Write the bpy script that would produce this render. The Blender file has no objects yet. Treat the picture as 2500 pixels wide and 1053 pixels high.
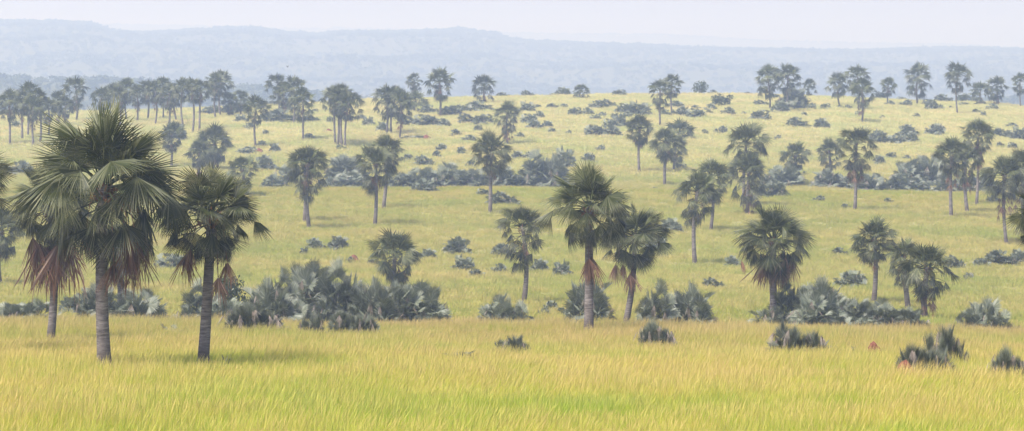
import bpy, math, random
import numpy as np
from mathutils import Vector, Matrix
R = math.radians
SC = bpy.context.scene
COL = SC.collection

# ------------------------------------------------------------------ camera
F = 7892.0                      # focal length in photo pixels (2500 wide)
PITCH = math.atan((526.5 - 150.0) / F)
cam_d = bpy.data.cameras.new("camera")
cam_d.sensor_width = 36.0
cam_d.lens = F / 2500.0 * 36.0
cam_d.clip_start = 1.0
cam_d.clip_end = 40000.0
cam = bpy.data.objects.new("camera", cam_d)
COL.objects.link(cam)
cam.location = (0, 0, 0)
cam.rotation_euler = (math.pi / 2 - PITCH, 0, 0)
SC.camera = cam

# ------------------------------------------------------------------ world, sun, exposure
SUN = Vector((-0.40, -0.42, 1.0)).normalized()      # direction towards the sun
SUN_EL = math.asin(SUN.z)
SUN_AZ = math.atan2(SUN.x, SUN.y)
w = bpy.data.worlds.new("World")
SC.world = w
w.use_nodes = True
nt = w.node_tree
nt.nodes.clear()
sky = nt.nodes.new("ShaderNodeTexSky")
sky.sky_type = 'NISHITA'
sky.sun_disc = False
sky.sun_elevation = SUN_EL
sky.sun_rotation = SUN_AZ
sky.air_density = 1.0
sky.dust_density = 1.6
sky.ozone_density = 2.5
bg = nt.nodes.new("ShaderNodeBackground")
bg.inputs[1].default_value = 0.086
wo = nt.nodes.new("ShaderNodeOutputWorld")
tint = nt.nodes.new('ShaderNodeMix'); tint.data_type = 'RGBA'; tint.blend_type = 'MULTIPLY'; tint.inputs[0].default_value = 1.0
tint.inputs[7].default_value = (1.19, 1.0, 1.22, 1)       # milky, faintly lilac humid air
nt.links.new(sky.outputs[0], tint.inputs[6]); nt.links.new(tint.outputs[2], bg.inputs[0])
nt.links.new(bg.outputs[0], wo.inputs[0])

sl = bpy.data.lights.new("sun", 'SUN')
sl.energy = 4.5
sl.angle = R(24.0)
sl.color = (1.0, 0.96, 0.89)
so = bpy.data.objects.new("sun", sl)
COL.objects.link(so)
so.rotation_euler = SUN.to_track_quat('Z', 'Y').to_euler()
so.location = (0, 0, 50)

SC.view_settings.view_transform = 'Standard'
SC.view_settings.look = 'None'
SC.view_settings.gamma = 1.0
SC.view_settings.exposure = 0.93
SC.cycles.max_bounces = 6
SC.cycles.diffuse_bounces = 3
SC.cycles.volume_bounces = 1
SC.cycles.transparent_max_bounces = 8

# ------------------------------------------------------------------ helpers
def tag(o, label=None, cat=None, group=None, kind=None):
    if label: o['label'] = label
    if cat: o['category'] = cat
    if group: o['group'] = group
    if kind: o['kind'] = kind
    return o

def slope(py):
    """tangent of the elevation seen at photo row py"""
    k = (526.5 - np.asarray(py, float)) / F
    c, s = math.cos(PITCH), math.sin(PITCH)
    return (k * c - s) / (c + k * s)

def azim(px, py):
    k = (526.5 - py) / F
    return ((px - 1250.0) / F) / (math.cos(PITCH) + k * math.sin(PITCH))

# -------- terrain: height of the grass tops as a function of distance y and u = x / y
GH = 0.75                       # grass height
_PY = [(90, 1090), (100, 1052), (130, 958), (160, 890), (200, 838), (235, 794), (251, 799), (276, 799),
       (300, 777), (330, 748), (380, 695), (440, 640), (520, 545), (600, 474), (622, 457), (642, 462),
       (664, 461), (690, 440), (740, 398), (800, 352), (900, 286), (1000, 247), (1085, 231)]
_yy = np.arange(0, 1181, 1.0)
_z = np.interp(_yy, [0, 20, 50, 90] + [p[0] for p in _PY[1:]] + [1120, 1180],
               [-2.2, -4.0, -8.2, 90 * float(slope(1090))] + [p[0] * float(slope(p[1])) for p in _PY[1:]] + [-14.5, -21])
_k = np.ones(9) / 9
_zs = np.convolve(np.pad(_z, 4, mode='edge'), _k, mode='valid')
_u = lambda px: (px - 1250.0) / F
_LIP1 = ([_u(a) for a in (0, 500, 1100, 1600, 2000, 2500)], [-14, -12, -5, 0, 3, 15])
_LIP2 = ([_u(a) for a in (0, 600, 1250, 1900, 2500)], [-2, -2, -4, 3, 9])
_RID = ([_u(a) for a in (-300, 0, 400, 700, 900, 1250, 1500, 1820, 2050, 2200, 2330, 2420, 2500, 2700)],
        [45, 40, 32, 20, 9, 0, -4, -6, 2, 10, 16, 15, 26, 34])

def vnoise(x, y, seed):
    """smooth value noise, vectorised"""
    xi = np.floor(x).astype(np.int64); yi = np.floor(y).astype(np.int64)
    fx = x - xi; fy = y - yi
    fx = fx * fx * (3 - 2 * fx); fy = fy * fy * (3 - 2 * fy)
    def h(a, b):
        n = (a * 374761393 + b * 668265263 + seed * 144665) & 0x7fffffff
        n = ((n ^ (n >> 13)) * 1274126177) & 0x7fffffff
        return ((n ^ (n >> 16)) & 0xffff) / 65535.0
    return (h(xi, yi) * (1 - fx) + h(xi + 1, yi) * fx) * (1 - fy) + (h(xi, yi + 1) * (1 - fx) + h(xi + 1, yi + 1) * fx) * fy

_SKA = ([_u(a) for a in (-1200, -300, 0, 150, 230, 280, 340, 400, 450, 560, 620, 700, 780, 850, 950, 1050, 1130, 1210, 1245, 1300,
                         1400, 1600, 1800, 2000, 2200, 2400, 2500, 3200)],
        [60, 48, 52, 54, 60, 77, 82, 80, 77, 72, 73, 85, 90, 84, 84, 81, 78, 86, 101, 107, 109, 114, 119, 124, 122, 119, 121, 100])
_SKB = ([_u(a) for a in (-800, 0, 300, 500, 700, 950, 1220, 1400, 1600, 1800, 2000, 2300, 2500, 3300)],
        [70, 66, 58, 64, 70, 72, 78, 84, 86, 96, 104, 109, 114, 95])
_SKC = ([_u(a) for a in (-800, 0, 300, 700, 1000, 1300, 1800, 2500, 3300)],
        [168, 172, 178, 200, 240, 260, 250, 225, 200])

def surf(x, y):
    """height of the top of the vegetation cover"""
    x = np.asarray(x, float); y = np.asarray(y, float)
    yc = np.maximum(y, 1.0)
    u = np.clip(x / np.maximum(y, 40.0), -0.45, 0.45)
    near = np.interp(y, _yy, _zs)
    o1 = np.interp(u, *_LIP1); o2 = np.interp(u, *_LIP2); o3 = np.interp(u, *_RID)
    off = np.where(y < 235, o1 * np.clip((y - 120) / 115, 0, 1),
          np.where(y < 640, o1 + (o2 - o1) * np.clip((y - 300) / 300, 0, 1),
                   o2 + (o3 - o2) * np.clip((y - 660) / 340, 0, 1)))
    near = near - off / F * y
    near = near + (vnoise(x / 14.0, y / 17.0, 3) - .5) * 0.35 * np.clip((y - 60) / 60, 0, 1)
    # behind the ridge: a wide low plain and two wooded hill ranges
    def sm(a, b, t):
        t = np.clip((t - a) / (b - a), 0, 1); return t * t * (3 - 2 * t)
    plain = -70.0 + (vnoise(x / 260., y / 400., 8) - .5) * 12
    far = near + (plain - near) * sm(1150, 1700, y)
    zc = 3000 * slope(np.interp(u, *_SKC)) - 9.0
    far = far + (zc - plain) * np.exp(-((y - 3000) / 400.) ** 2)
    za = 7800 * slope(np.interp(u, *_SKA)) - 3.0
    zb = 13500 * slope(np.interp(u, *_SKB)) - 5.0
    ra = sm(4000, 7800, y) * (1 - sm(7800, 9900, y) * .75)
    rb = sm(10800, 13500, y) * (1 - sm(13500, 16500, y) * .8)
    bump = (vnoise(x / 340., y / 340., 5) - .5) * 34 + (vnoise(x / 90., y / 110., 6) - .5) * 10
    far = far + ra * (1 - sm(9900, 11500, y)) * (za + 70) + bump * sm(4200, 5200, y) * (1 - sm(6600, 7600, y))
    far = far + rb * (zb + 70)
    # very rough fill towards the plain between the ranges is fine: it is hidden
    return np.where(y < 1150, near, far)

_gy = np.concatenate([np.arange(92, 1180, 0.5)])
def hit(px, py):
    """first point of the grass surface seen at photo pixel (px, py)"""
    u = azim(px, py)
    z = surf(u * _gy, _gy)
    s = float(slope(py))
    ok = np.nonzero(z >= _gy * s)[0]
    Y = _gy[ok[0]] if len(ok) else 1085.0
    return u * Y, float(Y)
def gz(x, y):
    return float(surf(x, y)) - GH

# ------------------------------------------------------------------ materials
def newmat(name):
    m = bpy.data.materials.new(name); m.use_nodes = True
    n = m.node_tree.nodes; n.clear()
    return m, n, m.node_tree.links

def ramp(n, l, fac, stops):
    r = n.new("ShaderNodeValToRGB")
    el = r.color_ramp.elements
    while len(el) < len(stops): el.new(0.5)
    for e, (p, c) in zip(el, stops):
        e.position = p; e.color = (*c, 1)
    l.new(fac, r.inputs[0])
    return r.outputs[0]

def mixc(n, l, fac, a, b, mode='MIX'):
    m = n.new("ShaderNodeMix"); m.data_type = 'RGBA'; m.blend_type = mode
    for sock, v in ((m.inputs[0], fac), (m.inputs[6], a), (m.inputs[7], b)):
        if isinstance(v, (int, float)): sock.default_value = v
        elif isinstance(v, tuple): sock.default_value = (*v, 1)
        else: l.new(v, sock)
    return m.outputs[2]

def noise(n, l, scale, detail=3, coord='world', vec=None, rough=.55):
    t = n.new("ShaderNodeTexNoise"); t.inputs['Scale'].default_value = scale
    t.inputs['Detail'].default_value = detail; t.inputs['Roughness'].default_value = rough
    if vec is None:
        if coord == 'world':
            g = n.new("ShaderNodeNewGeometry"); vec = g.outputs['Position']
        else:
            g = n.new("ShaderNodeTexCoord"); vec = g.outputs['Object']
    l.new(vec, t.inputs['Vector'])
    return t.outputs[0]

def math_(n, l, op, a, b=0.0, c=None):
    m = n.new("ShaderNodeMath"); m.operation = op
    for i, v in enumerate((a, b, c)):
        if v is None: continue
        if isinstance(v, (int, float)): m.inputs[i].default_value = v
        else: l.new(v, m.inputs[i])
    return m.outputs[0]

def finish(m, n, l, col, rough=.6, spec=.5, trans=0.0, tcol=None, bump=None):
    p = n.new("ShaderNodeBsdfPrincipled")
    l.new(col, p.inputs['Base Color'])
    p.inputs['Roughness'].default_value = rough
    p.inputs['Specular IOR Level'].default_value = spec
    if bump is not None: l.new(bump, p.inputs['Normal'])
    out = n.new("ShaderNodeOutputMaterial")
    if trans > 0:
        t = n.new("ShaderNodeBsdfTranslucent"); l.new(tcol if tcol is not None else col, t.inputs[0])
        mx = n.new("ShaderNodeMixShader"); mx.inputs[0].default_value = trans
        l.new(p.outputs[0], mx.inputs[1]); l.new(t.outputs[0], mx.inputs[2]); l.new(mx.outputs[0], out.inputs[0])
    else:
        l.new(p.outputs[0], out.inputs[0])
    return m

def attr(n, name, typ='GEOMETRY'):
    a = n.new("ShaderNodeAttribute"); a.attribute_name = name; a.attribute_type = typ
    return a

def split(n, l, col):
    s = n.new("ShaderNodeSeparateColor"); l.new(col, s.inputs[0]); return s.outputs

def leaf_mat(name, young, old, pale, rough=.5, trans=.18, spec=.5):
    # col attribute: r = age of the leaf, g = random per segment, b = distance from the hub
    m, n, l = newmat(name)
    s = split(n, l, attr(n, "col").outputs['Color'])
    oi = n.new("ShaderNodeObjectInfo")
    c = mixc(n, l, s[0], young, old)
    g2 = math_(n, l, 'POWER', s[1], 3.0)
    c = mixc(n, l, math_(n, l, 'MULTIPLY', g2, .55), c, pale)  # random pale segments put the leaf highlights into the colour
    tip = math_(n, l, 'MULTIPLY', math_(n, l, 'POWER', s[2], 6.0), .45)
    c = mixc(n, l, tip, c, (.20, .17, .09))
    v = math_(n, l, 'MULTIPLY_ADD', oi.outputs['Random'], .35, .82)
    h = n.new("ShaderNodeHueSaturation"); l.new(c, h.inputs['Color']); l.new(v, h.inputs['Value'])
    return finish(m, n, l, h.outputs[0], rough, spec, trans)

M = {}
M['frond'] = leaf_mat('palm_frond', (.058, .074, .018), (.022, .027, .012), (.30, .30, .17), rough=.52, spec=.28)
M['bush'] = leaf_mat('bush_frond', (.15, .175, .12), (.055, .070, .045), (.40, .41, .31), rough=.45, spec=.4)
M['leafy'] = leaf_mat('bush_leaf', (.070, .095, .038), (.050, .070, .034), (.12, .14, .08), rough=.55)

def dead_mat():
    m, n, l = newmat('dead_frond')
    s = split(n, l, attr(n, "col").outputs['Color'])
    c = mixc(n, l, s[0], (.25, .125, .07), (.12, .06, .038))
    c = mixc(n, l, math_(n, l, 'MULTIPLY', math_(n, l, 'POWER', s[1], 2.5), .75), c, (.36, .27, .20))
    return finish(m, n, l, c, .8, .15, .05)
M['dead'] = dead_mat()
def deadgrey_mat():
    m, n, l = newmat('dead_leaf_grey')
    s = split(n, l, attr(n, "col").outputs['Color'])
    c = mixc(n, l, s[0], (.34, .27, .22), (.12, .09, .07))
    c = mixc(n, l, math_(n, l, 'POWER', s[1], 2.5), c, (.46, .42, .35))
    return finish(m, n, l, c, .75, .2, .12)
M['deadgrey'] = deadgrey_mat()

def bark_mat():
    m, n, l = newmat('palm_bark')
    tc = n.new("ShaderNodeTexCoord"); mp = n.new("ShaderNodeMapping")
    l.new(tc.outputs['Object'], mp.inputs[0]); mp.inputs['Scale'].default_value = (1.2, 1.2, 9.0)
    ring = noise(n, l, 1.6, 4, vec=mp.outputs[0], rough=.7)
    patch = noise(n, l, 1.3, 5, 'object')
    c = ramp(n, l, ring, [(.30, (.075, .063, .060)), (.52, (.215, .19, .17)), (.72, (.33, .30, .275))])
    c2 = ramp(n, l, patch, [(.38, (.34, .31, .30)), (.56, (1, 1, 1))])
    c = mixc(n, l, .55, c, mixc(n, l, 1.0, c, c2, 'MULTIPLY'))
    # darker scarred foot of the trunk (burnt by grass fires)
    sp = n.new("ShaderNodeSeparateXYZ"); l.new(tc.outputs['Object'], sp.inputs[0])
    foot = math_(n, l, 'SUBTRACT', math_(n, l, 'ADD', sp.outputs[2], math_(n, l, 'MULTIPLY', patch, 2.4)), 1.2)
    foot = n.new("ShaderNodeMapRange"); foot.inputs[1].default_value = 0.6; foot.inputs[2].default_value = 3.0
    l.new(math_(n, l, 'ADD', sp.outputs[2], math_(n, l, 'MULTIPLY', patch, 1.6)), foot.inputs[0])
    c = mixc(n, l, foot.outputs[0], mixc(n, l, ring, (.045, .035, .032), (.16, .125, .10)), c)
    b = n.new("ShaderNodeBump"); b.inputs['Strength'].default_value = .8; b.inputs['Distance'].default_value = .05
    l.new(ring, b.inputs['Height'])
    return finish(m, n, l, c, .85, .2, bump=b.outputs[0])
M['bark'] = bark_mat()

def grass_mat():
    m, n, l = newmat('grass_blades')
    s = split(n, l, attr(n, "col").outputs['Color'])       # r along blade, g random, b seed stalk
    sep = n.new("ShaderNodeSeparateXYZ"); g = n.new("ShaderNodeNewGeometry"); l.new(g.outputs['Position'], sep.inputs[0])
    big = noise(n, l, .045, 4)
    mid = noise(n, l, .35, 3)
    far = n.new("ShaderNodeMapRange"); far.inputs[1].default_value = 165; far.inputs[2].default_value = 240; l.new(sep.outputs[1], far.inputs[0])
    k = math_(n, l, 'ADD', math_(n, l, 'MULTIPLY', big, 1.3), math_(n, l, 'MULTIPLY', mid, 1.0))
    k = math_(n, l, 'ADD', k, math_(n, l, 'MULTIPLY', s[1], .62))
    k = math_(n, l, 'MULTIPLY', k, .5)
    green = ramp(n, l, k, [(.57, (.30, .44, .022)), (.73, (.55, .54, .06)), (.90, (.68, .52, .155))])
    gold = ramp(n, l, k, [(.57, (.27, .36, .04)), (.73, (.41, .395, .08)), (.90, (.53, .40, .14))])
    slope_ = ramp(n, l, k, [(.57, (.31, .37, .08)), (.73, (.44, .425, .12)), (.90, (.56, .46, .17))])
    c = mixc(n, l, far.outputs[0], green, gold)
    # drier, golden grass on the two terrace lips, duller in the hollow behind
    hol = n.new("ShaderNodeMapRange"); hol.inputs[1].default_value = 250; hol.inputs[2].default_value = 390; l.new(sep.outputs[1], hol.inputs[0])
    c = mixc(n, l, hol.outputs[0], c, slope_)
    lip = n.new("ShaderNodeMapRange"); lip.inputs[1].default_value = 560; lip.inputs[2].default_value = 618; l.new(sep.outputs[1], lip.inputs[0])
    lip2 = n.new("ShaderNodeMapRange"); lip2.inputs[1].default_value = 690; lip2.inputs[2].default_value = 632; l.new(sep.outputs[1], lip2.inputs[0])
    c = mixc(n, l, math_(n, l, 'MULTIPLY', math_(n, l, 'MULTIPLY', lip.outputs[0], lip2.outputs[0]), .75), c, gold)
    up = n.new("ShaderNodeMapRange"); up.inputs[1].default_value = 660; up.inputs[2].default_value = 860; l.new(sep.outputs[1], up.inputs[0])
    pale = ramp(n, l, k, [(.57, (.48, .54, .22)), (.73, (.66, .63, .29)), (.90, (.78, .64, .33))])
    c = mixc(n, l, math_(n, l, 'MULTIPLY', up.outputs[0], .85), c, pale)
    # seed heads: pinkish tan at the tips of the stalks
    sh = math_(n, l, 'MULTIPLY', s[2], math_(n, l, 'POWER', s[0], 2.0))
    c = mixc(n, l, math_(n, l, 'MULTIPLY', sh, .42), c, (.52, .38, .22))
    # lower part of each blade is greener
    c = mixc(n, l, math_(n, l, 'MULTIPLY', math_(n, l, 'SUBTRACT', 1.0, s[0]), .22), c, (.20, .25, .04))
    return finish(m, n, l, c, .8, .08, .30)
M['grass'] = grass_mat()

def ground_mat():
    m, n, l = newmat('savanna_soil_and_litter')
    a = noise(n, l, .5, 6); b = noise(n, l, .02, 4)
    c = mixc(n, l, a, (.17, .17, .055), (.34, .29, .12))
    c = mixc(n, l, math_(n, l, 'MULTIPLY', b, .5), c, (.20, .21, .07))
    bp = n.new("ShaderNodeBump"); bp.inputs['Strength'].default_value = .6; bp.inputs['Distance'].default_value = .4
    l.new(a, bp.inputs['Height'])
    return finish(m, n, l, c, .95, .1, bump=bp.outputs[0])
M['ground'] = ground_mat()
def hill_mat():
    m, n, l = newmat('wooded_hillside')
    a = noise(n, l, .03, 6)
    c = mixc(n, l, a, (.04, .055, .03), (.13, .13, .07))
    return finish(m, n, l, c, .95, .1)
M['hill'] = hill_mat()
def mound_mat():
    m, n, l = newmat('termite_earth')
    a = noise(n, l, 3.0, 6, 'object')
    c = mixc(n, l, a, (.11, .045, .030), (.21, .085, .055))
    bp = n.new("ShaderNodeBump"); bp.inputs['Strength'].default_value = .8; bp.inputs['Distance'].default_value = .12
    l.new(a, bp.inputs['Height'])
    return finish(m, n, l, c, .9, .1, bump=bp.outputs[0])
M['earth'] = mound_mat()
def plain_mat(name, c0, c1, sc=4.0):
    m, n, l = newmat(name)
    c = mixc(n, l, noise(n, l, sc, 3, 'object'), c0, c1)
    return finish(m, n, l, c, .8, .2)
M['stem'] = plain_mat('woody_stem', (.07, .05, .035), (.16, .12, .09))
M['feather'] = plain_mat('dark_feather', (.03, .03, .035), (.07, .06, .06))
M['fruit'] = plain_mat('palm_fruit', (.10, .045, .02), (.28, .14, .04))

# ------------------------------------------------------------------ mesh builder
class MB:
    def __init__(s): s.v = []; s.f = []; s.c = []
    def add(s, vs, fs, cs):
        b = len(s.v); s.v += [tuple(x) for x in vs]; s.f += [tuple(b + i for i in f) for f in fs]; s.c += cs
    def mesh(s, name, mat, smooth=False):
        me = bpy.data.meshes.new(name)
        me.from_pydata(s.v, [], s.f)
        a = me.color_attributes.new("col", 'FLOAT_COLOR', 'POINT')
        arr = np.ones((len(s.v), 4), np.float32); arr[:, :3] = np.array(s.c, np.float32)
        a.data.foreach_set("color", arr.ravel())
        if smooth: me.polygons.foreach_set("use_smooth", [True] * len(me.polygons))
        me.materials.append(M[mat]); me.update()
        return me

def link(name, me, parent=None, loc=(0, 0, 0)):
    o = bpy.data.objects.new(name, me); COL.objects.link(o)
    o.location = loc
    if parent: o.parent = parent
    return o

UP = Vector((0, 0, 1))
def fan(B, rng, o, f, n, L, nseg, spread, fold, droop, lod, age, brk=.1, side_len=.35, fuse=.5, rag=.88):
    """one fan-shaped palm blade: pleated and joined near the hub, free drooping points outside"""
    f = f.normalized(); s = n.cross(f).normalized(); n = f.cross(s).normalized()
    da = 2 * spread / nseg
    def pt(a, r, ln, ridge=0.0, extra=0.0):
        d = f * math.cos(a) + s * math.sin(a)
        p = o + d * (r * ln) + n * (fold * abs(math.sin(a)) * r * ln + ridge)
        return p - UP * (droop * L * r * r * (0.5 + rng_d * 1.6) + extra)
    for i in range(nseg):
        a = -spread + (i + .5) * da
        rng_d = rng.random() * .35
        ln = L * (1 - side_len * (abs(a) / math.pi) ** 1.3) * rng.uniform(rag, 1.08)
        g = rng.random(); ag = min(1, max(0, age + rng.uniform(-.12, .12)))
        ap = 0.42 * da; mid_o = 0.018 * L
        d0 = rng_d; rng_d = .15
        l1 = pt(a - ap, fuse, L * (1 - side_len * (abs(a) / math.pi) ** 1.3)); r1 = pt(a + ap, fuse, L * (1 - side_len * (abs(a) / math.pi) ** 1.3))
        if lod >= 2: m1 = pt(a, fuse, L * (1 - side_len * (abs(a) / math.pi) ** 1.3), mid_o)
        rng_d = d0
        b = rng.random() < brk
        ex = (.22 * L if b else 0)
        tipa = a + rng.uniform(-.25, .25) * da
        tip = pt(tipa, .72 if b else 1.0, ln, 0, ex * 1.9)
        c0 = (ag, g, .0); c1 = (ag, g, .5); c2 = (ag, g, 1.0)
        if lod >= 2:
            l2 = pt(a - ap * .5, .78 if not b else .66, ln, 0, ex * .35); r2 = pt(a + ap * .5, .78 if not b else .66, ln, 0, ex * .35)
            B.add([o, l1, m1, r1, l2, r2, tip], [(0, 1, 2), (0, 2, 3), (1, 4, 2), (2, 4, 5), (2, 5, 3), (4, 6, 5)],
                  [c0, c1, c1, c1, (ag, g, .75), (ag, g, .75), c2])
        else:
            B.add([o, l1, r1, tip], [(0, 1, 2), (1, 3, 2)], [c0, c1, c1, c2])

def stalk(B, pts, r0, r1, col, sides=3):
    n = len(pts); vs = []; fs = []
    for i, p in enumerate(pts):
        t = i / (n - 1); r = r0 + (r1 - r0) * t
        d = (pts[min(i + 1, n - 1)] - pts[max(i - 1, 0)]).normalized()
        a = d.cross(UP if abs(d.z) < .95 else Vector((1, 0, 0))).normalized(); b = d.cross(a)
        for k in range(sides):
            th = 2 * math.pi * k / sides
            vs.append(p + a * math.cos(th) * r + b * math.sin(th) * r)
    for i in range(n - 1):
        for k in range(sides):
            fs.append((i * sides + k, i * sides + (k + 1) % sides, (i + 1) * sides + (k + 1) % sides, (i + 1) * sides + k))
    B.add(vs, fs, [col] * len(vs))

def palm_leaf(B, rng, base, az, el, pet, L, nseg, lod, age, bend, roll, spread=2.35, fold=.18, droop=.16, brk=.1, prad=.02, fuse=.5):
    p = Vector((math.cos(el) * math.cos(az), math.cos(el) * math.sin(az), math.sin(el)))
    mid = base + p * pet * .55
    el2 = el - bend * .45
    p2 = Vector((math.cos(el2) * math.cos(az), math.cos(el2) * math.sin(az), math.sin(el2)))
    hub = mid + p2 * pet * .45
    stalk(B, [base, mid, hub], prad * 1.2, prad * .7, (min(1, age), .15, 0.3), 3)
    el3 = el - bend
    f = Vector((math.cos(el3) * math.cos(az), math.cos(el3) * math.sin(az), math.sin(el3)))
    n = Vector((-math.sin(el3) * math.cos(az), -math.sin(el3) * math.sin(az), math.cos(el3)))
    n = Matrix.Rotation(roll, 3, f) @ n
    fan(B, rng, hub, f, n, L, nseg, spread, fold, droop, lod, age, brk, fuse=fuse)

def make_crown(seed, lod, nleaf, deep=.2, name='crown', mat='frond'):
    """unit crown (reach about 1) with its growing point at the origin: an upright dome of young fans,
    a looser ring of spreading ones and, with gaps between them, old fans hanging from long stalks"""
    rng = random.Random(seed); B = MB()
    nseg = {2: 42, 1: 20, 0: 11}[lod]
    az = rng.random() * 6.28
    n1 = int(nleaf * (.37 if lod == 2 else .31)); n2 = int(nleaf * .28); n3 = nleaf - n1 - n2
    lean = rng.uniform(-10, 10); laz = rng.random() * 6.28
    for i in range(nleaf):
        az += 2.39996 + rng.uniform(-.4, .4)
        if i < n1:                       # dome
            q = i / max(1, n1 - 1)
            el = 88 - 50 * q ** .75 + rng.uniform(-10, 10); bend = rng.uniform(-6, 30)
            pet = rng.uniform(.22, .54); L = rng.uniform(.40, .56); dr = .08; spread = rng.uniform(1.5, 2.2); age = .15 * q + .1
            fold = rng.choice((-1, 1)) * rng.uniform(.05, .4)
        elif i < n1 + n2:                # spreading ring
            q = (i - n1) / max(1, n2 - 1)
            el = 44 - 34 * q + rng.uniform(-9, 9); bend = rng.uniform(18, 58)
            pet = rng.uniform(.34, .60); L = rng.uniform(.40, .52); dr = .22; spread = rng.uniform(1.2, 1.9); age = .3 + .2 * q
            fold = -rng.uniform(.1, .6)
        else:                            # hanging fans
            q = (i - n1 - n2) / max(1, n3 - 1)
            el = 16 - 66 * q + rng.uniform(-11, 11); bend = rng.uniform(30, 75) * (1 - .3 * q)
            pet = rng.uniform(.34, .68) * (1 - .25 * q); L = rng.uniform(.34, .48); dr = .20; spread = rng.uniform(1.0, 1.6); age = .5 + .4 * q
            fold = -rng.uniform(.3, .9)
            bend = min(bend, el + 86)
        el += lean * math.cos(az - laz)
        down = deep * max(0, (i - n1 - n2) / max(1, n3)) * rng.uniform(.7, 1.2)
        base = Vector((.03 * math.cos(az), .03 * math.sin(az), .05 - .16 * i / nleaf - down))
        palm_leaf(B, rng, base, az, R(el), pet, L, nseg, lod, min(1, max(0, age + rng.uniform(-.28, .3))), R(bend),
                  R(rng.uniform(-55, 55)), spread=spread, fold=fold, droop=dr, brk=.07 + .14 * i / nleaf, prad=.010)
    return B.mesh(name, mat)

def dead_frond_into(B, rng, az, el, pet, L, lod, z0=-.12, age=.5):
    base = Vector((.05 * math.cos(az), .05 * math.sin(az), z0))
    p = Vector((math.cos(el) * math.cos(az), math.cos(el) * math.sin(az), math.sin(el)))
    mid = base + p * pet * .6; hub = mid + (p * .55 - UP * .45).normalized() * pet * .4
    stalk(B, [base, mid, hub], .012, .008, (age, .1, .3))
    f = Vector((.16 * math.cos(az), .16 * math.sin(az), -1)).normalized()
    n = Vector((math.cos(az), math.sin(az), 0))
    n = Matrix.Rotation(R(rng.uniform(-50, 50)), 3, f) @ n
    nseg = {2: 22, 1: 10, 0: 6}[lod]
    fan(B, rng, hub, f, n, L, nseg, rng.uniform(.35, .8), -rng.uniform(.3, .9), .05, lod, age, .2, .2, .3, .55)
    # inner, folded-in layer
    fan(B, rng, hub, f, -n, L * .85, nseg // 2, rng.uniform(.35, .6), -rng.uniform(.2, .7), .05, lod, age + .2, .2, .2, .35)

def make_skirt(seed, lod, nf, depth=.55):
    rng = random.Random(seed); B = MB(); az = rng.random() * 6.28
    for i in range(nf):
        az += 2.39996 + rng.uniform(-.5, .5)
        t = i / max(1, nf - 1)
        dead_frond_into(B, rng, az, R(rng.uniform(-70, -25)), rng.uniform(.2, .42), rng.uniform(.34, .5), lod,
                        -.10 - depth * (.25 + .75 * t), .2 + .7 * rng.random())
    return B.mesh('dead_fronds', 'dead')

def make_trunk(seed, H, r, lean=0.0, bow=0.0, sides=10, rings=14, rough=.0):
    rng = random.Random(seed); B = MB(); vs = []; fs = []; cs = []
    ph = rng.random() * 6.28
    for i in range(rings + 1):
        t = i / rings; z = -0.4 + (H + .4) * t
        rr = r * (1.22 * math.exp(-t * 9) * .35 + 1.0 - .18 * t + .07 * math.sin(t * 3.1 + .3))
        if t > .93: rr *= 1.05
        cx = lean * t ** 1.4 + bow * math.sin(t * math.pi); cy = .3 * bow * math.sin(t * math.pi + ph)
        for k in range(sides):
            a = 2 * math.pi * k / sides
            q = rr * (1 + rough * rng.uniform(-1, 1) * (1.8 if t < .15 else .6))
            vs.append((cx + q * math.cos(a), cy + q * math.sin(a), z)); cs.append((t, rng.random(), 0))
    for i in range(rings):
        for k in range(sides):
            fs.append((i * sides + k, i * sides + (k + 1) % sides, (i + 1) * sides + (k + 1) % sides, (i + 1) * sides + k))
    fs.append(tuple(rings * sides + k for k in range(sides)))
    B.add(vs, fs, cs)
    return B.mesh('trunk', 'bark', True)

def make_boots(seed, n, r):
    """split dead leaf bases round the top of the trunk"""
    rng = random.Random(seed); B = MB(); az = 0
    for i in range(n):
        az += 2.39996; z = -.28 * i / n * 3.2
        d = Vector((math.cos(az), math.sin(az), 0))
        b = d * r * .8 + UP * z
        p1 = b + d * rng.uniform(.15, .35) + UP * rng.uniform(.15, .4)
        stalk(B, [b, (b + p1) * .5 + d * .03, p1], rng.uniform(.05, .09), .03, (rng.random(), rng.random() * .6, .3), 4)
    return B.mesh('leaf_bases', 'dead')

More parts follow.
